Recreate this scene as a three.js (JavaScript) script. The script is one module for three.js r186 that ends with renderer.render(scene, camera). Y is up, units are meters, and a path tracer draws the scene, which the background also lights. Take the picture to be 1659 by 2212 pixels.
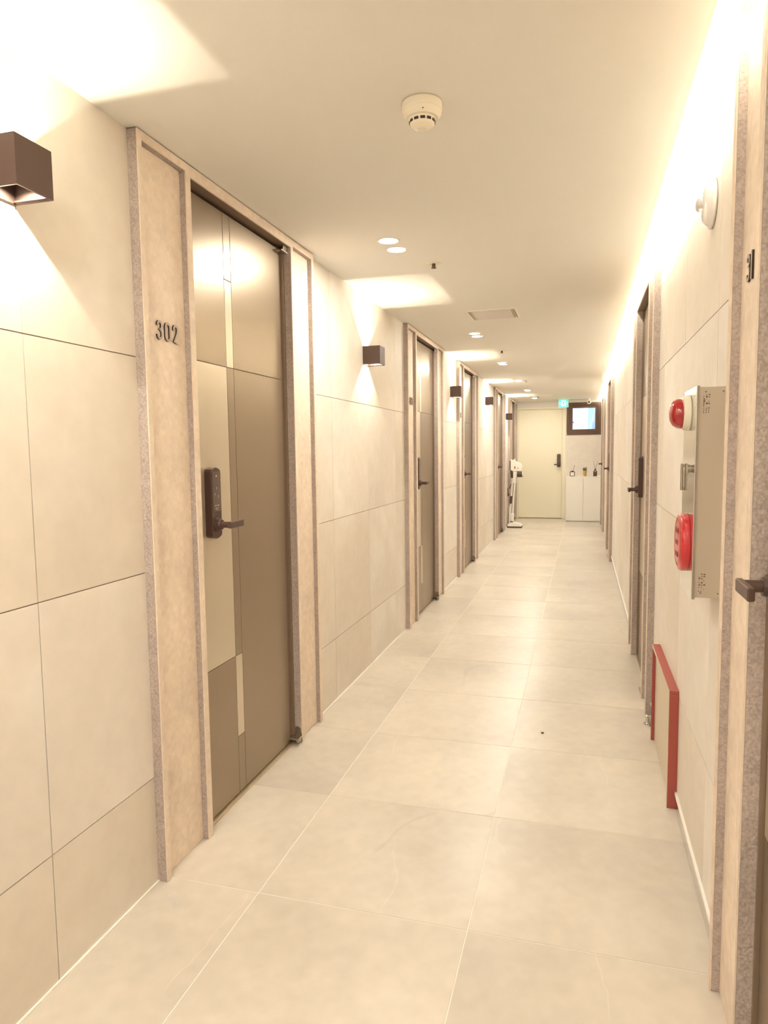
import * as THREE from 'three';
import { RoundedBoxGeometry } from 'three/addons/geometries/RoundedBoxGeometry.js';
import { mergeGeometries } from 'three/addons/utils/BufferGeometryUtils.js';
import { RectAreaLightUniformsLib } from 'three/addons/lights/RectAreaLightUniformsLib.js';

// ---------------------------------------------------------------- camera, sky, sun, exposure
const W = 1.514, H = 2.125, END = -12.85, BACK = 2.2;      // corridor width, ceiling height, end wall, wall behind the camera
const scene = new THREE.Scene();
const camera = new THREE.PerspectiveCamera(2 * Math.atan(1106 / 1484.5) * 180 / Math.PI, 1659 / 2212, 0.05, 100);
camera.rotation.order = 'YXZ';
camera.position.set(1.185, 1.25, 0);
camera.rotation.set(-0.086896, 0.281124, -0.012463);
const renderer = new THREE.WebGLRenderer({ antialias: true });
renderer.toneMapping = THREE.LinearToneMapping;
renderer.toneMappingExposure = 2.27;
renderer.shadowMap.enabled = true;
renderer.shadowMap.type = THREE.PCFSoftShadowMap;
RectAreaLightUniformsLib.init();
scene.background = new THREE.Color().setRGB(0.28, 0.47, 0.70);
const sun = new THREE.DirectionalLight(0xffffff, 1.6);
sun.position.set(-6, 14, 4); sun.target.position.set(0, 2, -19); sun.castShadow = true;
Object.assign(sun.shadow.camera, { left: -14, right: 14, top: 14, bottom: -14, near: 0.1, far: 60 });
scene.add(sun, sun.target);
const WARM = new THREE.Color().setRGB(1, 0.95, 0.835), COVE = new THREE.Color().setRGB(1, 0.945, 0.77), SCON = new THREE.Color().setRGB(1, 0.94, 0.74);
const DOWN = 145, STRIP = 42, SCONCE = 0.42;

// LED strip in the cove along the right wall
const coveLength = BACK - END - 0.1, coveZ = (BACK + END) / 2;
const coveLight = new THREE.RectAreaLight(COVE, STRIP, coveLength, 0.016);
coveLight.position.set(1.4365, 2.138, coveZ); coveLight.rotation.y = -Math.PI / 2; scene.add(coveLight);

// ---------------------------------------------------------------- helpers
let seed = 7;
const rnd = () => { seed = (seed + 0x6d2b79f5) | 0; let t = Math.imul(seed ^ (seed >>> 15), 1 | seed); t = (t + Math.imul(t ^ (t >>> 7), 61 | t)) ^ t; return ((t ^ (t >>> 14)) >>> 0) / 4294967296; };
const S = (r, g, b) => new THREE.Color().setRGB(r / 255, g / 255, b / 255, THREE.SRGBColorSpace);
const used = {};
function numbered(name) { const n = used[name] = (used[name] ?? -1) + 1; return n ? name + '_' + String(n).padStart(3, '0') : name; }
function info(o, label, category, group, kind) { o.userData = { label, category }; if (group) o.userData.group = group; if (kind) o.userData.kind = kind; return o; }
function thing(name, label, category, [x, y, z] = [0, 0, 0], turn = 0, group, kind) {
  const o = new THREE.Group(); o.name = numbered(name); o.position.set(x, y, z); o.rotation.y = turn; scene.add(o);
  return info(o, label, category, group, kind);
}
function obj(name, geos, m, parent = scene) {
  const g = Array.isArray(geos) ? (geos.length > 1 ? mergeGeometries(geos.map((q) => q.index ? q.toNonIndexed() : q)) : geos[0]) : geos;
  const o = new THREE.Mesh(g, m); o.name = parent === scene ? numbered(name) : name; o.castShadow = o.receiveShadow = true; parent.add(o); return o;
}
// uv in metres by the way a face points, with an offset of its own per piece
function metre(g, ou = 0, ov = 0) {
  const p = g.attributes.position, n = g.attributes.normal, uv = new Float32Array(p.count * 2);
  for (let i = 0; i < p.count; i++) {
    const ax = Math.abs(n.getX(i)), ay = Math.abs(n.getY(i)), az = Math.abs(n.getZ(i)), x = p.getX(i), y = p.getY(i), z = p.getZ(i);
    const [u, v] = ax >= ay && ax >= az ? [z, y] : ay >= az ? [x, z] : [x, y];
    uv[2 * i] = u + ou; uv[2 * i + 1] = v + ov;
  }
  g.setAttribute('uv', new THREE.BufferAttribute(uv, 2)); return g;
}
function box(x0, x1, y0, y1, z0, z1, ou = 0, ov = 0) {
  const g = new THREE.BoxGeometry(Math.abs(x1 - x0), Math.abs(y1 - y0), Math.abs(z1 - z0));
  g.translate((x0 + x1) / 2, (y0 + y1) / 2, (z0 + z1) / 2); return metre(g, ou, ov);
}
function rbox(x0, x1, y0, y1, z0, z1, r = 0.002, seg = 2, ou = 0, ov = 0) {
  const g = new RoundedBoxGeometry(Math.abs(x1 - x0), Math.abs(y1 - y0), Math.abs(z1 - z0), seg, r);
  g.translate((x0 + x1) / 2, (y0 + y1) / 2, (z0 + z1) / 2); return metre(g, ou, ov);
}
function cyl(r0, r1, h, x, y, z, axis = 'y', seg = 28) {
  const g = new THREE.CylinderGeometry(r0, r1, h, seg);
  if (axis === 'x') g.rotateZ(-Math.PI / 2); if (axis === 'z') g.rotateX(Math.PI / 2);
  g.translate(x, y, z); return g;
}
function lathe(pts, seg = 48) { return new THREE.LatheGeometry(pts.map(([r, y]) => new THREE.Vector2(r, y)), seg); }
function tube(pts, r, seg = 24, rad = 8) { return new THREE.TubeGeometry(new THREE.CatmullRomCurve3(pts.map((q) => new THREE.Vector3(...q))), seg, r, rad, false); }
function bar(a, b, r0, r1 = r0, seg = 16) {
  const A = new THREE.Vector3(...a), B = new THREE.Vector3(...b), d = B.clone().sub(A), g = new THREE.CylinderGeometry(r1, r0, d.length(), seg);
  g.applyQuaternion(new THREE.Quaternion().setFromUnitVectors(new THREE.Vector3(0, 1, 0), d.clone().normalize()));
  g.translate((A.x + B.x) / 2, (A.y + B.y) / 2, (A.z + B.z) / 2); return g;
}

// tileable value noise
const table = new Float32Array(65536); for (let i = 0; i < 65536; i++) table[i] = rnd();
const hash = (x, y, s) => table[((x * 73 + y * 1013 + s * 7919) ^ (x * y * 31 + s * 131)) & 65535];
function vnoise(u, v, n, s) {
  const x = u * n, y = v * n, xi = Math.floor(x), yi = Math.floor(y), fx = x - xi, fy = y - yi, a = fx * fx * (3 - 2 * fx), b = fy * fy * (3 - 2 * fy);
  const m = (q) => ((q % n) + n) % n, h = (i, j) => hash(m(xi + i), m(yi + j), s);
  return (h(0, 0) * (1 - a) + h(1, 0) * a) * (1 - b) + (h(0, 1) * (1 - a) + h(1, 1) * a) * b;
}
const fbm = (u, v, n, s, o = 4) => { let t = 0, w = 0.5, k = 0; for (let i = 0; i < o; i++) { t += w * vnoise(u, v, n, s + i); k += w; w *= 0.55; n *= 2; } return t / k; };
function texture(size, metres, paint, srgb = true) {          // paint(u, v) gives [r, g, b] in 0..255
  const d = new Uint8Array(size * size * 4);
  for (let j = 0; j < size; j++) for (let i = 0; i < size; i++) {
    const c = paint(i / size, j / size), k = (j * size + i) * 4;
    d[k] = Math.max(0, Math.min(255, c[0])); d[k + 1] = Math.max(0, Math.min(255, c[1])); d[k + 2] = Math.max(0, Math.min(255, c[2])); d[k + 3] = 255;
  }
  const t = new THREE.DataTexture(d, size, size); t.wrapS = t.wrapT = THREE.RepeatWrapping; t.magFilter = THREE.LinearFilter; t.minFilter = THREE.LinearMipmapLinearFilter; t.generateMipmaps = true;
  t.repeat.set(1 / metres, 1 / metres); if (srgb) t.colorSpace = THREE.SRGBColorSpace; t.needsUpdate = true; return t;
}
const grey = (v) => [v, v, v];
const std = (o) => new THREE.MeshStandardMaterial(o), phy = (o) => new THREE.MeshPhysicalMaterial(o);

// ---------------------------------------------------------------- materials
const wallMap = texture(512, 1.4, (u, v) => { const c = (fbm(u, v, 3, 1, 5) - 0.5) * 15 + (fbm(u, v, 40, 9, 2) - 0.5) * 6, w = Math.max(0, fbm(u + 0.2 * fbm(u, v, 4, 3), v, 5, 20, 3) - 0.58) * 60; return [235 + c + w * 0.4, 227 + c + w * 0.5, 218 + c + w * 0.6]; });
const wallBump = texture(512, 1.0, (u, v) => grey(128 + (fbm(u, v, 60, 5, 3) - 0.5) * 150 + (fbm(u, v, 6, 6, 3) - 0.5) * 60), false);
const stoneMap = texture(512, 0.5, (u, v) => { const g = (fbm(u, v, 128, 12, 2) - 0.5) * 44 + (fbm(u, v, 8, 13, 3) - 0.5) * 18; return [182 + g, 168 + g, 160 + g * 0.95]; });
const stoneBump = texture(512, 0.5, (u, v) => grey(128 + (fbm(u, v, 90, 14, 3) - 0.5) * 260), false);
const slateMap = texture(512, 0.7, (u, v) => { const w = u + 0.05 * fbm(u, v, 4, 31), g = (fbm(w, v, 40, 12, 3) - 0.5) * 22 + (fbm(u, v, 5, 13, 3) - 0.5) * 20; return [234 + g, 217 + g, 199 + g * 0.9]; });
const slateBump = texture(512, 0.7, (u, v) => grey(128 + (fbm(u + 0.05 * fbm(u, v, 5, 31), v, 26, 14, 4) - 0.5) * 230), false);
const crack = (u, v, n, s, width) => { const q = fbm(u, v, n, s, 4); return Math.max(0, 1 - Math.abs(q - 0.5) / width); };
const floorMap = texture(1024, 2.1, (u, v) => {
  const a = (fbm(u, v, 4, 41, 6) - 0.5) * 36, b = (fbm(u, v, 60, 44, 2) - 0.5) * 10, fade = (q) => Math.max(0, Math.min(1, (q - 0.54) * 9));
  const x = u + 0.05 * fbm(u, v, 9, 90, 4), k = Math.max(0, 1 - Math.abs(((x * 3 + 0.35 * vnoise(u, v, 3, 97)) % 1) - 0.5) / 0.004) * fade(fbm(u, v, 7, 61, 2)) * 11, d = Math.max(0, 1 - Math.abs(((x * 2 + v + 0.4 * vnoise(u, v, 4, 99)) % 1) - 0.5) / 0.014) * fade(fbm(u, v, 6, 66, 2)) * -9;
  const c = a + b + k + d; return [211 + c, 202 + c, 190 + c * 0.95];
});
const floorRough = texture(512, 2.1, (u, v) => { const q = fbm(u, v, 5, 71, 5), w = fbm(u, v, 22, 75, 3); return [0, 78 + (q - 0.5) * 9 + (w - 0.5) * 5, 0]; }, false);
const floorBump = texture(512, 1.0, (u, v) => grey(128 + (fbm(u, v, 50, 80, 3) - 0.5) * 120 + (fbm(u, v, 7, 83, 3) - 0.5) * 90), false);
const M = {
  tile: std({ map: wallMap, bumpMap: wallBump, bumpScale: 0.0006, roughness: 0.62 }),
  tileB: std({ map: wallMap, color: S(250, 248, 244), bumpMap: wallBump, bumpScale: 0.0006, roughness: 0.62 }),
  grout: std({ color: S(150, 128, 106), roughness: 0.95 }),
  caulk: std({ color: S(250, 247, 240), roughness: 0.6 }),
  stone: std({ map: stoneMap, bumpMap: stoneBump, bumpScale: 0.002, roughness: 0.85 }),
  slate: std({ map: slateMap, bumpMap: slateBump, bumpScale: 0.0012, roughness: 0.72 }),
  floor: std({ map: floorMap, roughnessMap: floorRough, roughness: 1, bumpMap: floorBump, bumpScale: 0.00015 }),
  floorGrout: std({ color: S(246, 240, 228), roughness: 0.9 }),
  ceiling: std({ color: S(240, 237, 231), roughness: 0.9 }),
  plaster: std({ color: S(243, 241, 236), roughness: 0.9 }),
  doorFrame: std({ color: S(142, 122, 105), roughness: 0.42, metalness: 0.3 }),
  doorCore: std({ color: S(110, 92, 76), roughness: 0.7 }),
  doorDark: std({ color: S(158, 143, 124), roughness: 0.33, metalness: 0.7 }),
  doorLight: std({ color: S(212, 201, 182), roughness: 0.3, metalness: 0.55 }),
  threshold: std({ color: S(206, 190, 160), roughness: 0.35, metalness: 0.6 }),
  chrome: std({ color: S(214, 214, 210), roughness: 0.1, metalness: 1 }),
  steel: std({ color: S(170, 160, 148), roughness: 0.25, metalness: 0.9 }),
  brushed: std({ color: S(212, 200, 183), roughness: 0.28, metalness: 0.45 }),
  bronze: std({ color: S(96, 74, 66), roughness: 0.38, metalness: 0.25 }),
  sconceLiner: std({ color: S(70, 52, 46), roughness: 0.7 }),
  ventCover: std({ color: S(222, 214, 206), roughness: 0.35 }),
  sconce: std({ color: S(86, 65, 56), roughness: 0.5, metalness: 0.2 }),
  lockBody: std({ color: S(80, 58, 52), roughness: 0.32, metalness: 0.1 }),
  lockGlass: phy({ color: S(78, 60, 54), roughness: 0.12, clearcoat: 1, clearcoatRoughness: 0.06 }),
  print: std({ color: S(205, 185, 160), roughness: 0.6 }),
  digitFace: std({ color: S(176, 160, 148), roughness: 0.5 }),
  digitSide: std({ color: S(52, 36, 28), roughness: 0.5 }),
  white: std({ color: S(244, 240, 232), roughness: 0.42 }),
  cream: std({ color: S(240, 232, 214), roughness: 0.45 }),
  slotShadeAndIndicator: std({ color: S(62, 48, 42), roughness: 0.7 }),
  cabinet: std({ color: S(250, 247, 241), roughness: 0.35 }),
  endDoor: std({ color: S(247, 240, 218), roughness: 0.42 }),
  windowFrame: std({ color: S(98, 74, 60), roughness: 0.4 }),
  glass: phy({ color: 0xffffff, transmission: 1, thickness: 0, roughness: 0.0, ior: 1.45 }),
  redDark: std({ color: S(140, 26, 34), roughness: 0.5 }),
  red: phy({ color: S(206, 42, 52), roughness: 0.28, clearcoat: 0.6, clearcoatRoughness: 0.15 }),
  redLens: phy({ color: S(222, 30, 46), roughness: 0.12, transmission: 0.55, thickness: 0.004, ior: 1.49, clearcoat: 1, clearcoatRoughness: 0.05 }),
  redFrame: std({ color: S(172, 84, 76), roughness: 0.45 }),
  beige: std({ color: S(214, 200, 178), roughness: 0.4, metalness: 0.2 }),
  lensWhite: phy({ color: S(246, 242, 240), roughness: 0.15, clearcoat: 0.8, clearcoatRoughness: 0.08 }),
  clearDome: phy({ color: S(248, 244, 242), roughness: 0.08, transmission: 0.5, thickness: 0.003, ior: 1.49 }),
  brownBottle: phy({ color: S(92, 62, 56), roughness: 0.15, clearcoat: 0.8, clearcoatRoughness: 0.08 }),
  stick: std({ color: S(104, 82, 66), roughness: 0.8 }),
  clay: std({ color: S(216, 172, 110), roughness: 0.8 }),
  leaf: std({ color: S(112, 122, 70), roughness: 0.6, side: THREE.DoubleSide }),
  label: std({ color: S(244, 238, 222), roughness: 0.6 }),
  orange: std({ color: S(198, 116, 64), roughness: 0.5 }),
  vacDark: std({ color: S(86, 66, 58), roughness: 0.4 }),
  led: std({ color: 0xffffff, emissive: WARM, emissiveIntensity: 9 }),
  sconceLed: std({ color: 0xffffff, emissive: SCON, emissiveIntensity: 2 }),
  strip: std({ color: 0xffffff, emissive: COVE, emissiveIntensity: 9 }),
};

// ---------------------------------------------------------------- setting
// rooms on the left open at these distances along the corridor (near edge); rooms on the right at these (far edge)
const UNIT = 1.258, LEFT = [1.66, 4.635, 6.70, 9.61, 11.575], RIGHT = [1.655, 4.62, 9.26, 12.16];
function spans(from, to, starts) { const out = []; let a = from; for (const s of starts.filter((q) => q + UNIT > from).sort((p, q) => p - q)) { if (s > a) out.push([a, s]); a = s + UNIT; } if (a < to) out.push([a, to]); return out; }
function tiledWall(name, side, label, segs, unitRanges, joints, ys, top) {
  const g = thing(name, label, 'wall', [0, 0, 0], 0, null, 'structure'), left = side === 'left', X = (x) => left ? x : W - x;
  const back = segs.map(([a, b]) => box(X(-0.3), X(-0.0035), -0.05, 2.4, -a, -b));
  for (const [a, b] of unitRanges) back.push(box(X(-0.3), X(-0.075), -0.05, 2.4, -a, -b));
  obj('backing', back, M.grout, g);
  segs.forEach(([a, b], i) => {
    const zs = [a, ...joints[i].filter((q) => q > a + 0.02 && q < b - 0.02), b];
    for (let k = 0; k + 1 < zs.length; k++) for (let j = 0; j + 1 < ys.length; j++) {
      const gap = 0.0014, y1 = ys[j + 1] - (j + 2 < ys.length ? gap : 0), y0 = ys[j] + (j ? gap : 0);
      obj('tile', box(X(-0.009), X(0.0004 * (rnd() - 0.5)), y0, y1, -(zs[k] + (k ? gap : 0)), -(zs[k + 1] - (k + 2 < zs.length ? gap : 0)), rnd() * 5, rnd() * 5), rnd() < 0.5 ? M.tile : M.tileB, g);
    }
  });
  return g;
}
const range = (a, b, s) => { const o = []; for (let q = a; q < b; q += s) o.push(q); return o; };
const leftSegs = spans(-BACK, -END, LEFT);
tiledWall('wall_left', 'left', 'left corridor wall of large beige stone-look tiles', leftSegs, LEFT.map((q) => [q, q + UNIT]),
  leftSegs.map(([a]) => a < 0 ? range(-1.74, 1.6, 0.6) : a < 4 ? [3.2, 3.795, 4.39] : a < 7 ? [6.19] : a < 9 ? [8.25, 8.85, 9.45] : a < 12 ? [11.12] : []), [0, 0.316, 0.918, 1.52, H + 0.01], H);
const rightStarts = RIGHT.map((q) => q - UNIT), rightSegs = spans(-BACK, -END, rightStarts);
const rightWall = tiledWall('wall_right', 'right', 'right corridor wall of large beige stone-look tiles below the cove light', rightSegs, RIGHT.map((q) => [q - UNIT, q]),
  rightSegs.map(([a]) => a < 0 ? range(-1.9, 0.35, 0.6) : a < 3 ? [1.95, 2.55, 3.15] : a < 5 ? [5.22, 5.82, 6.42, 7.02, 7.62] : a < 10 ? [9.9, 10.5] : []), [0, 0.4, 1.0, 1.6, 2.2], 2.2);
obj('cove_plaster', rightSegs.map(([a, b]) => box(W, W + 0.0025, 2.2, 2.33, -a, -b)).concat(RIGHT.map((q) => box(W - 0.004, W + 0.05, 2.178, 2.33, -(q - UNIT), -q))), M.plaster, rightWall);

// floor: bed of light grout, each tile on its own
const floor = thing('floor', 'corridor floor of large greige concrete-look porcelain tiles with pale joints', 'floor', [0, 0, 0], 0, null, 'structure');
obj('grout_bed', box(-0.3, W + 0.3, -0.1, -0.0012, BACK + 0.2, END - 0.2), M.floorGrout, floor);
{
  const xs = [-0.08, 0.31, 0.91, W + 0.08];
  const first = 1.687 - Math.ceil((1.687 + BACK) / 0.58) * 0.58;
  for (let k = 0; first + k * 0.58 < -END; k++) for (let i = 0; i < 3; i++) {
    const a = Math.max(first + k * 0.58, -BACK), b = Math.min(first + (k + 1) * 0.58, -END + 0.05), g = 0.0017;
    obj('tile', box(xs[i] + g, xs[i + 1] - g, -0.009, 0, -(a + g), -(b - g), rnd() * 7, rnd() * 7), M.floor, floor);
  }
}
const ceiling = thing('ceiling', 'smooth off-white plaster ceiling with a light cove along the right wall', 'ceiling', [0, 0, 0], 0, null, 'structure');
obj('slab', [box(-0.3, 1.22, H, 2.4, BACK + 0.2, END - 0.2), box(1.22, W + 0.3, 2.33, 2.4, BACK + 0.2, END - 0.2)], M.ceiling, ceiling);
obj('cove_lip', box(1.22, 1.43, H, 2.15, BACK + 0.02, END - 0.02), M.ceiling, ceiling);
info(obj('wall_back', box(-0.3, W + 0.3, -0.05, 2.4, BACK, BACK + 0.2), M.plaster), 'plain plaster wall closing the corridor behind the viewpoint', 'wall', null, 'structure');
const caulk = obj('trim_1', leftSegs.map(([a, b]) => box(-0.001, 0.005, -0.001, 0.004, -a, -b)), M.caulk);
info(caulk, 'thin white caulk line where the left tiled wall meets the floor', 'caulk', null, 'structure');
// chrome skirting on the right wall
rightSegs.filter(([a]) => a > 0 && a < 9).forEach(([a, b], i) => {
  const near = i === 0 ? [[1.64, 2.48], [3.08, 3.36]] : [[a, b]], g = thing('baseboard_right', i ? 'chrome skirting strip on the right wall beyond the second room door' : 'chrome skirting strip on the right wall beside the low red box', 'baseboard', [0, 0, 0], 0, null, 'structure');
  obj('strip', near.map(([p, q]) => box(W - 0.004, W, 0.002, 0.052, -p, -q)), M.chrome, g);
  obj('bead', near.map(([p, q]) => box(W - 0.007, W, 0.052, 0.062, -p, -q)), M.caulk, g);
});
// end wall round the door and the window
const DX0 = 0.035, DX1 = 0.898, DTOP = 2.03, WX0 = 0.908, WX1 = 1.498, WY0 = 1.512, WY1 = 2.088;
const wallEnd = thing('wall_end', 'beige tiled end wall around the cream door and the small window', 'wall', [0, 0, 0], 0, null, 'structure');
obj('plaster', [box(-0.3, DX0, -0.05, 2.4, END, END - 0.2), box(DX0, DX1, DTOP, 2.4, END, END - 0.2), box(DX1, WX0, -0.05, 2.4, END, END - 0.2), box(WX0, WX1, WY1, 2.4, END, END - 0.2), box(WX1, W + 0.3, -0.05, 2.4, END, END - 0.2), box(WX0, WX1, -0.05, WY0, END - 0.004, END - 0.2), box(DX0, DX1, -0.05, DTOP, END - 0.12, END - 0.2)], M.plaster, wallEnd);
for (const [a, b] of [[0, 1.0], [1.003, WY0]]) obj('tile', box(WX0, WX1, a, b, END, END - 0.006, rnd() * 5, rnd() * 5), M.tile, wallEnd);

// ---------------------------------------------------------------- room doors
function lock(parent, x, u, y, dir = 1) {   // digital lock whose back lies at x, centred at distance u; the lever points to +u * dir
  const t = new THREE.Group(); t.name = 'lock'; parent.add(t);
  const sh = new THREE.Shape(), w = 0.0295, h = 0.115;
  sh.moveTo(-w, -h + 0.014); sh.quadraticCurveTo(-w, -h + 0.004, -w + 0.012, -h + 0.002); sh.quadraticCurveTo(0, -h - 0.006, w - 0.012, -h + 0.002); sh.quadraticCurveTo(w, -h + 0.004, w, -h + 0.014);
  sh.lineTo(w, h - 0.014); sh.quadraticCurveTo(w, h - 0.004, w - 0.012, h - 0.002); sh.quadraticCurveTo(0, h + 0.006, -w + 0.012, h - 0.002); sh.quadraticCurveTo(-w, h - 0.004, -w, h - 0.014);
  const b = new THREE.ExtrudeGeometry(sh, { depth: 0.022, bevelEnabled: true, bevelSize: 0.002, bevelThickness: 0.003, bevelSegments: 2, curveSegments: 8 });
  b.rotateY(Math.PI / 2); b.translate(x, y, -u);
  obj('lock_body', b, M.lockBody, t);
  const f = x + 0.025;   // front face
  obj('touch_panel', rbox(f - 0.002, f + 0.0012, y - 0.028, y + 0.104, -u - 0.025, -u + 0.025, 0.001), M.lockGlass, t);
  const marks = [];
  for (const [du, dy, a, c] of [[0, 0.09, 0.006, 0.005], [0, 0.05, 0.002, 0.006], [-0.012, 0.03, 0.0015, 0.007], [0.01, 0.022, 0.0015, 0.009], [-0.009, -0.008, 0.012, 0.0022], [0.008, -0.0075, 0.012, 0.0022], [-0.006, -0.016, 0.009, 0.0016], [0.004, -0.0155, 0.006, 0.0016], [-0.002, -0.0205, 0.014, 0.0014]]) marks.push(box(f + 0.001, f + 0.0016, y + dy - c / 2, y + dy + c / 2, -u - du - a / 2, -u - du + a / 2));
  obj('printed_marks', marks, M.print, t);
  const hy = y - 0.072;
  obj('rosette', [cyl(0.021, 0.023, 0.012, f + 0.005, hy, -u, 'x'), cyl(0.016, 0.018, 0.008, f + 0.014, hy, -u, 'x')], M.lockBody, t);
  const e = -u - dir * 0.08, z0 = -u + dir * 0.0125;
  obj('lever', [cyl(0.0105, 0.0105, 0.04, f + 0.032, hy, -u, 'x', 18), rbox(f + 0.045, f + 0.057, hy - 0.0115, hy + 0.0115, Math.min(z0, e), Math.max(z0, e), 0.003)], M.bronze, t);
  return t;
}
// numerals 55 mm tall drawn with a stroke of even width
function digitShape(ch) {
  const k = 0.0295, h = 0.055, w = 0.0072;
  if (ch === '1') return new THREE.Shape([[0, 0], [w, 0], [w, h], [0, h]].map(([a, b]) => new THREE.Vector2(a, b)));
  if (ch === '0') {
    const ring = (s, e) => { const a = e, b = k - e, r = k / 2 - e; s.moveTo(a, k / 2); s.lineTo(a, h - k / 2); s.absarc(k / 2, h - k / 2, r, Math.PI, 0, true); s.lineTo(b, k / 2); s.absarc(k / 2, k / 2, r, 0, Math.PI, true); return s; };
    const s = ring(new THREE.Shape(), 0); s.holes.push(ring(new THREE.Path(), w)); return s;
  }
  const P = { 3: [[0.07, 0.77], [0.1, 0.9], [0.27, 0.985], [0.5, 1], [0.75, 0.975], [0.9, 0.87], [0.93, 0.76], [0.88, 0.63], [0.7, 0.555], [0.45, 0.545], [0.7, 0.53], [0.9, 0.43], [0.98, 0.3], [0.93, 0.14], [0.75, 0.03], [0.5, 0], [0.25, 0.02], [0.08, 0.12], [0.03, 0.24]], 2: [[0.05, 0.72], [0.08, 0.87], [0.25, 0.98], [0.5, 1], [0.78, 0.97], [0.93, 0.85], [0.93, 0.7], [0.84, 0.54], [0.5, 0.28], [0.08, 0.02], [0.55, 0], [1, 0]], 4: [[1, 0.26], [0.5, 0.25], [0.02, 0.27], [0.35, 0.62], [0.7, 0.99], [0.72, 0.6], [0.72, 0]] }[ch];
  const c = P.map(([a, b]) => new THREE.Vector2(w / 2 + a * (k - w), w / 2 + b * (h - w))), L = [], R = [];
  c.forEach((p, i) => { const d = c[Math.min(i + 1, c.length - 1)].clone().sub(c[Math.max(i - 1, 0)]).normalize(), n = new THREE.Vector2(-d.y, d.x).multiplyScalar(w / 2); L.push(p.clone().add(n)); R.push(p.clone().sub(n)); });
  return new THREE.Shape([...L, ...R.reverse()]);
}
function roomDoor(n, label, pos, turn, digits, top, panelTop, doorTop) {
  const t = thing('door_' + n, label, 'door', pos, turn, null, 'structure'), F = 0.032, R = 0.011, B = -0.075;
  const o = () => [rnd() * 3, rnd() * 3];
  const st = (name, x1, y0, y1, a, b, m = M.stone) => {
    const [p, q] = o(), r = obj(name, rbox(B, x1 - (m === M.stone ? 0.003 : 0), y0, y1, -a, -b, 0.002, 2, p, q), m, t);
    if (m === M.stone) obj('face_slab', rbox(x1 - 0.0045, x1, y0, y1, -a - 0.0006, -b + 0.0006, 0.0015, 2, q, p), M.slate, r);
    return r;
  };
  st('jamb', F, 0, panelTop + 0.002, 0, 0.022); st('jamb', F, 0, panelTop + 0.002, UNIT - 0.022, UNIT);
  st('jamb', F, 0, panelTop + 0.002, 0.233, 0.262); st('jamb', F, 0, panelTop + 0.002, 1.011, 1.035);
  st('header', F, panelTop, top, 0, UNIT);
  obj('header', [rbox(F - 0.006, F, doorTop, panelTop + 0.002, -0.26, -1.013, 0.001)], M.slate, t);
  st('side_panel', R, 0, panelTop, 0.021, 0.234, M.slate); st('side_panel', R, 0, panelTop, 1.034, UNIT - 0.021, M.slate);
  obj('door_frame', [box(B, F - 0.006, doorTop, panelTop + 0.002, -0.262, -1.011), box(B, 0.0, 0.006, doorTop, -0.262, -0.272), box(B, 0.0, 0.006, doorTop, -0.995, -1.011), box(B, -0.012, 0.006, doorTop, -0.975, -0.995), box(B, -0.05, doorTop - 0.022, doorTop, -0.27, -0.98)], M.doorFrame, t);
  obj('threshold', rbox(B, 0.004, 0, 0.008, -0.262, -1.011, 0.0015), M.threshold, t);
  const leaf = new THREE.Group(); leaf.name = 'door_leaf'; t.add(leaf);
  const X = -0.008, y0 = 0.012, y1 = doorTop - 0.012, a = 0.2745, b = 0.972, v1 = 0.521, v2 = 0.571, q = 0.0011;
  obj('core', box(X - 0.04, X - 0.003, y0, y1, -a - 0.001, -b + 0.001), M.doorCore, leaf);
  const piece = (c, d, e, f, m) => obj('panel', rbox(X - 0.006, X, e + q, f - q, -c - q, -d + q, 0.0009, 1), m, leaf);
  piece(a, v1, 1.551, y1, M.doorDark); piece(a, v1, 0.523, 1.551, M.doorLight); piece(a, v1, y0, 0.523, M.doorDark);
  piece(v1, v2, 1.85, y1, M.doorDark); piece(v1, v2, 1.551, 1.85, M.doorLight); piece(v1, v2, 0.523, 1.551, M.doorDark); piece(v1, v2, 0.222, 0.523, M.doorLight); piece(v1, v2, y0, 0.222, M.doorDark);
  piece(v2, b, 1.551, y1, M.doorDark); piece(v2, b, y0, 1.551, M.doorDark);
  lock(t, X, 0.379, 1.088);
  // pivot hinges at foot and head
  const pl = new THREE.Shape(); pl.moveTo(-0.02, 0); pl.lineTo(0.02, 0); pl.lineTo(0.014, 0.03); pl.quadraticCurveTo(0, 0.046, -0.014, 0.03); pl.closePath();
  const plate = new THREE.ExtrudeGeometry(pl, { depth: 0.003, bevelEnabled: false }); plate.translate(0.012, 0.03, -1.011);
  obj('pivot_hinge', [plate, rbox(-0.03, 0.037, 0.026, 0.034, -1.011, -0.962, 0.003), cyl(0.013, 0.013, 0.016, 0.02, 0.018, -0.992), cyl(0.008, 0.008, 0.026, 0.02, 0.02, -0.992)], M.steel, t);
  obj('pivot_hinge', [rbox(-0.03, 0.024, doorTop - 0.03, doorTop - 0.023, -1.0, -0.94, 0.002), rbox(-0.01, 0.02, doorTop - 0.022, doorTop, -1.004, -0.985, 0.002), cyl(0.006, 0.006, 0.02, 0.012, doorTop - 0.012, -0.978)], M.chrome, t);
  if (digits) {
    let u = 0.081;
    for (const ch of digits) {
      const w = ch === '1' ? 0.0072 : 0.0295, g = digitShape(ch), lay = (depth, x) => { const e = new THREE.ExtrudeGeometry(g, { depth, bevelEnabled: false, curveSegments: 10 }); e.rotateY(Math.PI / 2); e.translate(x, 1.58, -u); return e; };
      const dg = obj('digit', lay(0.0042, R), M.digitSide, t); obj('digit_face', lay(0.0006, R + 0.0042), M.digitFace, dg); u += w + 0.011;
    }
  }
  return t;
}
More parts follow.
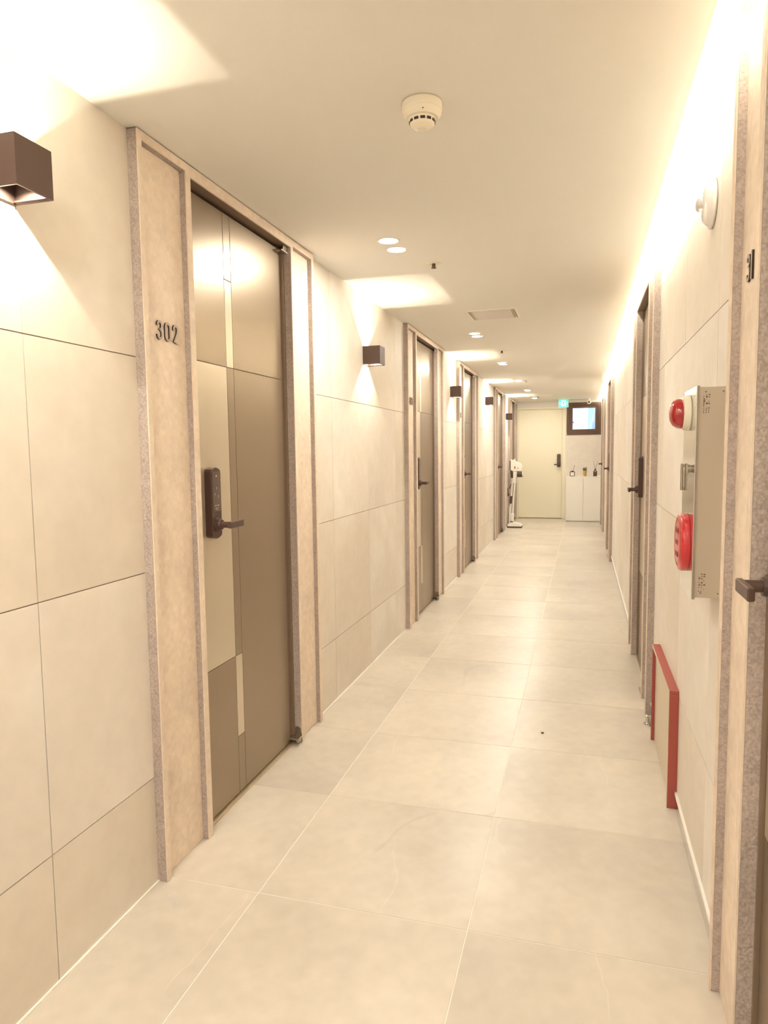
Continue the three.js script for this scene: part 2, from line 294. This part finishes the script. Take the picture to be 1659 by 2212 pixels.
const leftNames = ['bronze panelled room door numbered 302 in a rough stone surround', 'bronze panelled room door numbered 303 in a rough stone surround', 'bronze panelled room door numbered 304 beyond door 303', 'bronze panelled room door on the left wall just before the vacuum cleaner', 'bronze panelled room door on the left wall directly behind the vacuum cleaner'];
LEFT.forEach((d, i) => roomDoor(i + 1, leftNames[i], [0, 0, -d], 0, ['302', '303', '304'][i], 2.122, 2.097, 2.087));
const rightNames = ['bronze room door beside the steel fire alarm box on the right wall', 'bronze room door on the right wall beyond the low red box', 'bronze room door on the right wall opposite door 304', 'bronze room door on the right wall closest to the white cabinet'];
RIGHT.forEach((d, i) => roomDoor(i + 6, rightNames[i], [W, 0, -d], Math.PI, ['31'][i], 2.175, 2.135, 2.05));

// end door
{
  const t = thing('door_10', 'plain cream end door with a black digital lock', 'door', [0, 0, END], 0, null, 'structure');
  obj('door_frame', [rbox(DX0, DX0 + 0.022, 0, DTOP - 0.04, -0.1, 0.012, 0.003), rbox(DX1 - 0.063, DX1, 0, DTOP - 0.04, -0.1, 0.012, 0.003), rbox(DX0, DX1, DTOP - 0.045, DTOP, -0.1, 0.006, 0.003)], M.endDoor, t);
  obj('door_leaf', rbox(DX0 + 0.024, DX1 - 0.065, 0.014, DTOP - 0.048, -0.06, -0.014, 0.003), M.endDoor, t);
  obj('threshold', box(DX0 + 0.02, DX1 - 0.06, 0, 0.008, -0.1, 0.01), M.threshold, t);
  const g = lock(t, 0, 0, 0, -1); g.rotation.y = -Math.PI / 2; g.position.set(0.776, 1.06, -0.014);
}
// window in the end wall
{
  const t = thing('window_1', 'small square brown-framed window high in the end wall', 'window', [0, 0, END], 0, null, 'structure');
  const ring = (x0, x1, y0, y1, w, z0, z1) => [rbox(x0, x1, y0, y0 + w, z0, z1, 0.003), rbox(x0, x1, y1 - w, y1, z0, z1, 0.003), rbox(x0, x0 + w, y0 + w - 0.002, y1 - w + 0.002, z0, z1, 0.003), rbox(x1 - w, x1, y0 + w - 0.002, y1 - w + 0.002, z0, z1, 0.003)];
  obj('window_frame', ring(WX0, WX1, WY0, WY1, 0.05, -0.14, 0.012), M.windowFrame, t);
  obj('sash', ring(WX0 + 0.048, WX1 - 0.048, WY0 + 0.048, WY1 - 0.042, 0.054, -0.1, -0.006), M.windowFrame, t);
  obj('pane', box(WX0 + 0.098, WX1 - 0.098, WY0 + 0.098, WY1 - 0.09, -0.056, -0.05), M.glass, t);
  obj('handle', [bar([WX0 + 0.075, 1.79, -0.004], [WX0 + 0.075, 1.79, 0.03], 0.008), bar([WX0 + 0.075, 1.79, 0.03], [WX0 + 0.125, 1.72, 0.03], 0.007)], M.bronze, t);
  obj('latch_knob', new THREE.SphereGeometry(0.012, 16, 12).translate(WX0 - 0.002, WY0 + 0.022, 0.02), M.white, t);
}

// ---------------------------------------------------------------- lamps
function sconce(d, y, label) {
  const t = thing('wall_sconce', label, 'wall lamp', [0, y, -d], 0, 'box sconces along the left wall'), h = 0.05, w = 0.004, D = 0.1;
  obj('housing', [box(0, w, -h, h, -h, h), box(D - w, D, -h, h, -h, h), box(w, D - w, -h, h, -h, -h + w), box(w, D - w, -h, h, h - w, h)], M.sconce, t);
  const e = 0.0012; for (const q of [-1, 1]) obj('liner', [box(w, w + e, q * 0.006, q * (h - 0.001), -h + w, h - w), box(D - w - e, D - w, q * 0.006, q * (h - 0.001), -h + w, h - w), box(w + e, D - w - e, q * 0.006, q * (h - 0.001), -h + w, -h + w + e), box(w + e, D - w - e, q * 0.006, q * (h - 0.001), h - w - e, h - w)], M.sconceLiner, t);
  obj('lamp_holder', rbox(w, D - w, -0.006, 0.006, -h + w, h - w, 0.001), M.sconceLiner, t);
  for (const s of [-1, 1]) {
    for (const q of [-1, 1]) obj('shutter', box(w + 0.001, D - w - 0.001, s * (h - 0.006), s * (h - 0.003), q * (h - w), q * 0.039), M.sconce, t);
    obj('light_source', cyl(0.009, 0.009, 0.004, 0.05, s * 0.008, 0), M.sconceLed, t);
    const L = new THREE.SpotLight(SCON, SCONCE, 0, 1.3, 0.65, 2); L.position.set(0.05, s * 0.013, 0); L.target.position.set(0.05, s * 1, 0); L.castShadow = true; L.shadow.radius = 0.08; L.shadow.camera.near = 0.002; t.add(L, L.target);
  }
}
sconce(1.21, 1.84, 'brown box sconce on the tiles before door 302'); sconce(3.765, 1.79, 'brown box sconce on the wide tiled wall just beyond door 302'); sconce(6.415, 1.80, 'brown box sconce on the narrow wall strip after door 303');
sconce(8.83, 1.877, 'brown box sconce on the wide wall beyond door 304'); sconce(11.24, 1.792, 'brown box sconce above the vacuum cleaner');

const lampLabels = { '2.9': 'round downlight of the pair by the first sprinkler', '5.28': 'round downlight of the pair beyond the ceiling vent', '7.09': 'round downlight of the pair beside door 304', '8.88': 'round downlight of the pair by the third sprinkler', '10.36': 'round downlight of the pair at the fourth left door', '11.96': 'round downlight of the pair before the cream door', '0.55': 'round downlight of the pair above the sconce before door 302', '-0.6': 'round downlight of the pair midway to the back wall', '-1.7': 'added round downlight of the unseen pair by the back wall' };  // the pair by the back wall is unseen, added to brighten near faces
for (const [key, label] of Object.entries(lampLabels)) for (const s of [-1, 1]) {
  const t = thing('downlight', label + (s < 0 ? ', on the smoke detector side' : ', on the end door side'), 'downlight', [0.4, H, -(+key + s * 0.066)], 0, 'pairs of recessed ceiling downlights');
  obj('trim_ring', lathe([[0.039, 0], [0.0395, -0.003], [0.047, -0.0035], [0.0485, -0.001], [0.0485, 0.0005]]), M.white, t);
  obj('lens', cyl(0.039, 0.039, 0.003, 0, -0.0008, 0, 'y', 36), M.led, t);
  const L = new THREE.RectAreaLight(WARM, DOWN, 0.07, 0.07); L.position.set(0, -0.0045, 0); L.rotation.x = -Math.PI / 2; t.add(L);
}
{ const t = obj('led_strip', box(1.4302, 1.4342, 2.129, 2.147, BACK - 0.05, END + 0.05), M.strip); info(t, 'long warm strip light hidden on the ceiling edge along the right wall', 'strip light'); }

// ---------------------------------------------------------------- ceiling fittings
{
  const t = thing('smoke_detector', 'white round smoke detector on the ceiling', 'smoke detector', [0.786, H, -1.774]);
  obj('base', lathe([[0, 0], [0.05, 0], [0.0505, -0.004], [0.0515, -0.018], [0.05, -0.022], [0.048, -0.022]]), M.cream, t);
  obj('body', lathe([[0.049, -0.022], [0.0485, -0.029], [0.043, -0.035], [0.041, -0.038], [0.0405, -0.039], [0.037, -0.0385], [0.034, -0.04]]), M.cream, t);
  obj('sensor_cap', lathe([[0.034, -0.039], [0.0335, -0.042], [0.031, -0.052], [0.026, -0.057], [0.013, -0.0605], [0.0125, -0.063], [0.011, -0.064], [0, -0.0645]]), M.cream, t);
  for (let k = 0; k < 12; k++) { const g = rbox(-0.0062, 0.0062, -0.0503, -0.0435, 0.0285, 0.0333, 0.0015, 1); g.rotateY((k + 0.5) * Math.PI / 6); obj('sensor_slot', g, M.slotShadeAndIndicator, t); }  // solid boxes coloured dark as the shade within the slot openings
  obj('indicator', new THREE.SphereGeometry(0.0016, 8, 6).translate(0.012, -0.0325, 0.0445), M.slotShadeAndIndicator, t);
}
for (const [x, d, label] of [[0.508, 3.232, 'small ceiling sprinkler head beside the first pair of downlights'], [0.495, 6.18, 'small ceiling sprinkler head between the ceiling vent and the third downlight pair'], [0.487, 8.92, 'small ceiling sprinkler head on the wide stretch after door 304'], [0.48, 11.6, 'small ceiling sprinkler head close to the end door']]) {
  const t = thing('sprinkler', label, 'sprinkler', [x, H, -d], 0, 'ceiling sprinklers');
  obj('escutcheon', lathe([[0, -0.001], [0.012, -0.002], [0.014, -0.005], [0.034, -0.003], [0.036, 0.0005]], 32), M.cream, t);
  obj('head', [cyl(0.007, 0.009, 0.014, 0, -0.009, 0, 'y', 14), cyl(0.012, 0.012, 0.002, 0, -0.022, 0, 'y', 18), bar([0.006, -0.014, 0], [0.003, -0.022, 0], 0.002), bar([-0.006, -0.014, 0], [-0.003, -0.022, 0], 0.002)], M.bronze, t);
}
{
  const t = thing('ceiling_vent', 'square flush ceiling vent panel', 'vent', [0.626, H, -4.527]), a = 0.155;
  obj('frame', [box(-a, a, -0.006, 0, a - 0.012, a), box(-a, a, -0.006, 0, -a, -a + 0.012), box(-a, -a + 0.012, -0.006, 0, -a + 0.012, a - 0.012), box(a - 0.012, a, -0.006, 0, -a + 0.012, a - 0.012)], M.white, t);
  obj('cover', rbox(-a + 0.034, a - 0.034, -0.008, -0.001, -a + 0.016, a - 0.016, 0.002), M.ventCover, t);
  for (const s of [-1, 1]) for (const k of [0, 1]) obj('slat', box(s * (a - 0.031 + 0.009 * k), s * (a - 0.027 + 0.009 * k), -0.006, -0.001, -a + 0.012, a - 0.012), M.cream, t);
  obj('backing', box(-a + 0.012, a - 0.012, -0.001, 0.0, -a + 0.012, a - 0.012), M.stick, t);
}
// exit sign below the ceiling
{
  const c = document.createElement('canvas'); c.width = 256; c.height = 224; const x = c.getContext('2d');
  x.fillStyle = '#35d6a2'; x.fillRect(0, 0, 256, 224); x.fillStyle = '#eafff6'; x.fillRect(62, 26, 132, 172);
  x.fillStyle = '#35d6a2'; for (const s of [30, 226]) { x.fillStyle = '#eafff6'; x.fillRect(s - 4, 60, 8, 104); }
  x.strokeStyle = '#1c7f63'; x.lineWidth = 17; x.lineCap = x.lineJoin = 'round';
  const stroke = (...p) => { x.beginPath(); p.forEach(([a, b], i) => i ? x.lineTo(a, b) : x.moveTo(a, b)); x.stroke(); };
  x.fillStyle = '#1c7f63'; x.beginPath(); x.arc(112, 54, 14, 0, 7); x.fill();
  stroke([120, 78], [132, 120]); stroke([120, 80], [92, 96], [88, 118]); stroke([122, 82], [150, 92], [166, 76]); stroke([132, 122], [112, 146], [84, 164]); stroke([132, 122], [152, 146], [166, 180]);
  const map = new THREE.CanvasTexture(c); map.colorSpace = THREE.SRGBColorSpace; map.magFilter = THREE.LinearFilter;
  const t = thing('exit_sign', 'small green illuminated exit sign with a running figure under the ceiling', 'exit sign', [0.862, 2.05, -12.36]);
  obj('housing', rbox(-0.084, 0.084, -0.071, 0.066, -0.016, 0.012, 0.004), M.white, t);
  const face = new THREE.PlaneGeometry(0.156, 0.125); face.translate(0, -0.003, 0.0126);
  obj('sign_face', face, std({ map, emissiveMap: map, emissive: 0xffffff, emissiveIntensity: 0.75, roughness: 0.4 }), t);
  obj('bracket', box(-0.03, 0.03, 0.066, 0.0751, -0.01, 0.006), M.white, t);
  const L = new THREE.RectAreaLight(S(90, 225, 170), 1.0, 0.156, 0.125); L.position.set(0, -0.003, 0.016); L.rotation.y = Math.PI; t.add(L);
}
{
  const t = thing('security_camera', 'small white round security camera under the ceiling beside the window', 'camera', [1.285, 2.07, -12.5]);
  obj('mount', [cyl(0.026, 0.026, 0.012, 0, 0.049, -0.02), bar([0, 0.045, -0.02], [0, 0.02, -0.01], 0.009)], M.white, t);
  const b = new THREE.CapsuleGeometry(0.036, 0.03, 8, 24); b.rotateX(Math.PI / 2); obj('housing', b, M.white, t);
  obj('lens', [cyl(0.017, 0.017, 0.01, 0, -0.006, 0.05, 'z')], M.lockGlass, t);
}
{ const t = obj('cable_conduit', [bar([0.95, 2.107, -12.55], [1.262, 2.107, -12.55], 0.011), bar([0.95, 2.085, -12.56], [1.255, 2.085, -12.56], 0.006), ...[1.0, 1.2].map((x) => rbox(x - 0.008, x + 0.008, 2.078, 2.1255, -12.572, -12.555, 0.002))], M.white); info(t, 'white cable conduit running under the ceiling from exit sign to security camera', 'conduit'); }

// ---------------------------------------------------------------- right wall fittings
{
  const z0 = -1.79, z1 = -1.983, x0 = W - 0.067, y0 = 0.888, y1 = 1.395;
  const t = thing('fire_alarm_box', 'tall stainless steel fire alarm box with red lamp and red round sounder', 'alarm box', [W, 0, 0]);
  const X = x0 - W;
  obj('housing', rbox(X, 0, y0, y1, z1, z0, 0.0025), M.brushed, t);
  const front = obj('front_plate', rbox(X - 0.004, X + 0.004, y0 - 0.004, y1 + 0.003, z1 - 0.004, z0 + 0.004, 0.0015), M.chrome, t);
  for (const [y, z] of [[y0 + 0.012, z0 + 0.0], [y1 - 0.012, z0]]) for (const dx of [-0.012, -0.05]) obj('rivet', new THREE.SphereGeometry(0.002, 8, 6).translate(dx, y, z), M.steel, t);
  const zc = (z0 + z1) / 2;
  // printed marks on the side that faces along the corridor
  for (const yy of [1.355, 0.925]) { const marks = []; for (let i = 0; i < 3; i++) for (let k = 0; k < 9; k++) if (rnd() < 0.75) { const xx = X + 0.012 + i * 0.0055, y = yy - 0.022 + k * 0.0052; marks.push(box(xx, xx + 0.0012 + rnd() * 0.003, y, y + 0.001 + rnd() * 0.003, z0, z0 + 0.0004)); }
    obj('printed_text', marks, M.stick, t).userData.kind = 'stuff'; }
  const lamp = new THREE.Group(); lamp.name = 'warning_lamp'; t.add(lamp);
  const turnOut = (g, y) => { g.rotateZ(Math.PI / 2); g.translate(X - 0.003, y, zc); return g; };
  obj('lamp_base', turnOut(lathe([[0, 0], [0.043, 0], [0.044, 0.004], [0.044, 0.009], [0.042, 0.011], [0.042, 0.017], [0.039, 0.019], [0, 0.019]]), 1.338), M.cream, lamp);
  obj('lens', turnOut(lathe([[0.0385, 0.018], [0.0385, 0.022], [0.037, 0.031], [0.031, 0.041], [0.018, 0.048], [0, 0.05]]), 1.338), M.redLens, lamp);
  obj('bulb', turnOut(lathe([[0, 0.019], [0.024, 0.019], [0.024, 0.027], [0.014, 0.03], [0.012, 0.038], [0, 0.041]], 20), 1.338), M.red, lamp);
  const sounder = new THREE.Group(); sounder.name = 'sounder'; t.add(sounder);
  const ya = 1.012;
  obj('cover', turnOut(lathe([[0, 0], [0.073, 0], [0.0735, 0.003], [0.0735, 0.014], [0.071, 0.02], [0.062, 0.0225], [0.06, 0.0195], [0.056, 0.0195], [0.054, 0.0225], [0.02, 0.024], [0, 0.024]], 56), ya), M.red, sounder);
  for (const dy of [-0.03, 0, 0.03]) obj('sound_slot', rbox(X - 0.0278, X - 0.022, ya + dy - 0.007, ya + dy + 0.007, zc - 0.022, zc + 0.022, 0.002), M.redDark, sounder);
  obj('handle', [bar([X - 0.009, 1.14, z1 + 0.02], [X - 0.009, 1.21, z1 + 0.02], 0.0035), bar([X - 0.002, 1.145, z1 + 0.02], [X - 0.009, 1.145, z1 + 0.02], 0.003), bar([X - 0.002, 1.205, z1 + 0.02], [X - 0.009, 1.205, z1 + 0.02], 0.003)], M.steel, t);
  obj('call_button', cyl(0.009, 0.011, 0.01, X - 0.008, 1.2, z0 - 0.05, 'x'), M.steel, t);
}
{
  const t = thing('emergency_light', 'round white emergency light with a clear dome on the right wall', 'emergency light', [W, 1.9, -2.07]);
  const out = (g) => { g.rotateZ(Math.PI / 2); return g; };
  obj('base', out(lathe([[0, 0], [0.064, 0], [0.0645, 0.008], [0.059, 0.014], [0.0565, 0.015], [0.056, 0.017], [0.048, 0.025], [0.03, 0.029], [0, 0.03]])), M.lensWhite, t);
  obj('dome', out(lathe([[0.02, 0.028], [0.0195, 0.034], [0.016, 0.041], [0.009, 0.0445], [0, 0.0455]], 32)), M.clearDome, t);
  obj('bulb', out(lathe([[0, 0.03], [0.007, 0.03], [0.007, 0.036], [0, 0.039]], 16)), M.white, t);
}
{
  const t = thing('hose_box', 'low red-framed box with a beige front standing against the right wall', 'fire box', [W, 0, 0]), z0 = -2.48, z1 = -3.08, hgt = 0.42, D = -0.031, e = 0.012;
  obj('frame', [rbox(D, 0, hgt - e, hgt, z1, z0, 0.0015), rbox(D, 0, 0, hgt - e, z0 - e, z0, 0.0015), rbox(D, 0, 0, hgt - e, z1, z1 + e, 0.0015)], M.redFrame, t);
  obj('front_panel', rbox(D + 0.013, -0.004, 0.002, hgt - e - 0.001, z1 + e + 0.002, z0 - e - 0.001, 0.001), M.beige, t);
  obj('frame_edge', [box(D - 0.0012, D, hgt - e, hgt, z1, z0), box(D - 0.0012, D, 0, hgt - e, z0 - e, z0)], M.beige, t);
}
{
  const t = thing('door_stopper', 'small chrome door stopper on the floor at the foot of the right wall', 'door stopper', [W - 0.03, 0, -3.25]);
  obj('base', lathe([[0, 0], [0.016, 0], [0.016, 0.006], [0.009, 0.01], [0.008, 0.03], [0.011, 0.034], [0.01, 0.04], [0, 0.042]], 24), M.chrome, t);
  obj('hook', tube([[0, 0.034, 0.006], [0.006, 0.04, 0.022], [0.008, 0.026, 0.04], [0.008, 0.006, 0.046]], 0.0035), M.steel, t);
}

// ---------------------------------------------------------------- end of the corridor
{
  const t = thing('cabinet', 'low white cabinet with two handleless doors under the window', 'cabinet', [0, 0, 0]), z = -12.4, x0 = 0.912, x1 = 1.497;
  obj('body', rbox(x0, x1, 0.012, 0.775, END + 0.002, z - 0.02, 0.002), M.cabinet, t);
  obj('plinth', box(x0 + 0.01, x1 - 0.01, 0, 0.014, END + 0.02, z - 0.03), M.cabinet, t);
  const m = (x0 + x1) / 2;
  obj('door', rbox(x0, m - 0.002, 0.016, 0.768, z - 0.019, z, 0.002), M.cabinet, t); obj('door', rbox(m + 0.002, x1, 0.016, 0.768, z - 0.019, z, 0.002), M.cabinet, t);
  obj('top', rbox(x0, x1, 0.769, 0.787, END + 0.002, z, 0.002), M.cabinet, t);
}
{
  const t = thing('reed_diffuser', 'dark square reed diffuser bottle with a round cream label', 'diffuser', [1.02, 0.787, -12.5]);
  obj('bottle', [rbox(-0.042, 0.042, 0, 0.088, -0.02, 0.02, 0.012, 4), cyl(0.013, 0.02, 0.016, 0, 0.094, 0)], M.brownBottle, t);
  obj('label', rbox(-0.029, 0.029, 0.012, 0.072, 0.0195, 0.0208, 0.0006, 1), M.label, t);
  obj('label_mark', rbox(-0.004, 0.004, 0.044, 0.052, 0.0205, 0.0214, 0.0004, 1), M.clay, t);
  obj('reed', [bar([0, 0.03, 0], [0.038, 0.196, 0], 0.0022), bar([0, 0.03, 0.004], [0.034, 0.19, -0.006], 0.0022)], M.stick, t);
}
{
  const t = thing('potted_plant', 'small green plant in a tan clay pot on the cabinet', 'plant', [1.23, 0.787, -12.5]);
  obj('pot', lathe([[0, 0], [0.026, 0], [0.036, 0.085], [0.038, 0.086], [0.038, 0.097], [0.034, 0.097], [0.032, 0.086], [0, 0.084]], 28), M.clay, t);
  for (let k = 0; k < 18; k++) {
    const a = rnd() * 6.283, s = 0.6 + rnd() * 0.7, g = new THREE.SphereGeometry(0.016, 8, 6); g.scale(0.55, 1.5 * s, 0.3); g.translate(0, 0.026 * s, 0); g.rotateX((k < 3 ? 0.1 : 0.45) + 0.5 * rnd()); g.rotateY(a);
    g.translate(0.012 * Math.sin(a) + (k % 5 === 0 ? 0.014 : 0), 0.088 + 0.012 * (k % 3), 0.012 * Math.cos(a)); obj('leaf', g, M.leaf, t);
  }
}
{
  const t = thing('reed_diffuser', 'tall brown reed diffuser bottle with two crossing reeds', 'diffuser', [1.402, 0.787, -12.5]);
  obj('bottle', lathe([[0, 0], [0.03, 0], [0.033, 0.004], [0.033, 0.078], [0.03, 0.09], [0.014, 0.104], [0.012, 0.118], [0.015, 0.12], [0.015, 0.132], [0, 0.132]], 32), M.brownBottle, t);
  obj('label', rbox(-0.006, 0.006, 0.076, 0.09, 0.0305, 0.0335, 0.001, 1), M.label, t);
  obj('reed', [bar([0.004, 0.09, 0], [-0.03, 0.262, 0], 0.002), bar([-0.004, 0.09, 0], [0.034, 0.256, 0.004], 0.002)], M.stick, t);
}
// stick vacuum in its stand against the left wall
{
  const t = thing('vacuum_stand', 'white vacuum stand pole with dark foot and accessory clips by the left wall', 'stand', [0.13, 0, -11.49]);
  obj('base', rbox(-0.128, 0.05, 0, 0.022, -0.09, 0.075, 0.01, 3), M.vacDark, t);
  obj('pole', [bar([-0.095, 0.02, 0], [-0.045, 0.8, 0], 0.014)], M.white, t);
  obj('grip', bar([-0.079, 0.375, 0], [-0.0705, 0.5, 0], 0.021), M.vacDark, t);
  obj('side_pole', rbox(-0.112, -0.088, 0.02, 0.33, -0.05, -0.03, 0.006), M.white, t);
  obj('cradle', [rbox(-0.075, -0.02, 0.8, 0.88, -0.035, 0.035, 0.01), rbox(-0.085, -0.04, 0.85, 0.94, -0.03, 0.03, 0.008)], M.vacDark, t);
  obj('accessory_clip', [bar([-0.098, 0.62, -0.02], [-0.075, 0.7, -0.02], 0.008), rbox(-0.128, -0.1, 0.5, 0.545, -0.03, 0.01, 0.006), bar([-0.122, 0.54, -0.01], [-0.124, 0.63, -0.01], 0.006)], M.vacDark, t);
}
{
  const t = thing('vacuum_cleaner', 'white cordless stick vacuum cleaner with a dark dust bin', 'vacuum', [0.13, 0, -11.31]);
  const sh = new THREE.Shape([[-0.055, 1.1], [-0.02, 1.085], [0.005, 1.115], [0.012, 1.08], [0.035, 1.06], [0.1, 1.035], [0.12, 1.005], [0.115, 0.925], [-0.02, 0.92], [-0.055, 0.94]].map(([x, y]) => new THREE.Vector2(x, y)));
  const b = new THREE.ExtrudeGeometry(sh, { depth: 0.05, bevelEnabled: true, bevelSize: 0.006, bevelThickness: 0.008, bevelSegments: 3 }); b.translate(0, 0, -0.025);
  obj('motor_body', b, M.white, t);
  obj('handle_grip', rbox(-0.078, -0.058, 0.93, 1.09, -0.02, 0.02, 0.006), M.vacDark, t);
  obj('badge', [rbox(0.0, 0.018, 0.955, 0.995, 0.032, 0.036, 0.001, 1)], M.steel, t); obj('power_button', rbox(0.05, 0.066, 0.955, 0.975, 0.032, 0.038, 0.002), M.orange, t);
  const bin = new THREE.Group(); bin.name = 'dust_bin'; t.add(bin);
  obj('canister', cyl(0.046, 0.046, 0.085, 0.085, 0.865, 0, 'x'), M.vacDark, bin); obj('rim', cyl(0.05, 0.05, 0.012, 0.035, 0.865, 0, 'x'), M.cream, bin); obj('rim', cyl(0.05, 0.046, 0.014, 0.133, 0.865, 0, 'x'), M.cream, bin);
  obj('neck', rbox(-0.02, 0.03, 0.72, 0.93, -0.022, 0.022, 0.01, 3), M.white, t);
  obj('wand', bar([0.006, 0.76, 0], [-0.026, 0.21, 0], 0.013), M.white, t);
  obj('head_joint', [rbox(-0.055, -0.003, 0.1, 0.235, -0.024, 0.024, 0.012, 3)], M.white, t);
  obj('swivel', new THREE.SphereGeometry(0.03, 20, 14).translate(-0.045, 0.075, 0.012), M.vacDark, t);
  const hs = new THREE.Shape([[-0.1, 0.022], [0.12, 0.022], [0.125, 0.035], [0.09, 0.06], [0.02, 0.08], [-0.06, 0.078], [-0.1, 0.05]].map(([x, y]) => new THREE.Vector2(x, y)));
  const hg = new THREE.ExtrudeGeometry(hs, { depth: 0.16, bevelEnabled: true, bevelSize: 0.003, bevelThickness: 0.006, bevelSegments: 2 }); hg.translate(0, 0.003, -0.08);
  obj('floor_head', hg, M.white, t); obj('sole', rbox(-0.11, 0.128, 0, 0.026, -0.088, 0.088, 0.008, 3), M.vacDark, t);
}
// litter on the floor
{
  const g = new THREE.PlaneGeometry(0.058, 0.02, 14, 6); g.rotateX(-Math.PI / 2); const p = g.attributes.position;
  for (let i = 0; i < p.count; i++) p.setY(i, 0.0008 + 0.004 * rnd() * rnd()); g.computeVertexNormals(); g.rotateY(-0.75); g.translate(0.096, 0, -1.595);
  info(obj('plastic_scrap', g, phy({ color: 0xffffff, roughness: 0.15, transmission: 0.75, thickness: 0, side: THREE.DoubleSide, clearcoat: 1 })), 'crumpled scrap of clear film on the floor at the foot of door 302', 'litter');
  const s = new THREE.IcosahedronGeometry(0.006, 1); s.scale(1.2, 0.5, 0.8); s.translate(1.03, 0.003, -3.024); info(obj('dirt_crumb', s, M.stick), 'tiny dark crumb on the floor tiles', 'litter');
}
// ---------------------------------------------------------------- outside the window
{
  const brick = texture(256, 0.36, (u, v) => { const l = (u * 4 % 1 < 0.07 || v * 6 % 1 < 0.09) ? 1 : 0; return l ? [176, 164, 190] : [238, 228, 242]; });
  const t = thing('neighbour_building', 'pale tiled facade of a building outside the window', 'building', [0, 0, -19]);
  obj('facade', box(-6, 1.30, -3, 9, 0, -3), std({ map: brick, roughness: 0.8 }), t);
  obj('corner_strip', box(1.30, 1.315, -3, 9, 0.01, -3), M.white, t);
  const r = thing('neighbour_gable', 'white sloping gable edge of a building outside the window', 'building', [0, 0, -24]);
  const sh = new THREE.Shape([[1.47, -3], [4, -3], [4, 6], [1.60, 2.65], [1.47, 2.1]].map(([x, y]) => new THREE.Vector2(x, y)));
  obj('gable', new THREE.ExtrudeGeometry(sh, { depth: 0.5, bevelEnabled: false }), M.plaster, r);
  info(obj('ground', box(-20, 20, -3.2, -3, -13.2, -40), std({ color: S(190, 186, 180), roughness: 1 })), 'pale ground of the yard outside the window', 'ground', null, 'structure');
}
renderer.render(scene, camera);
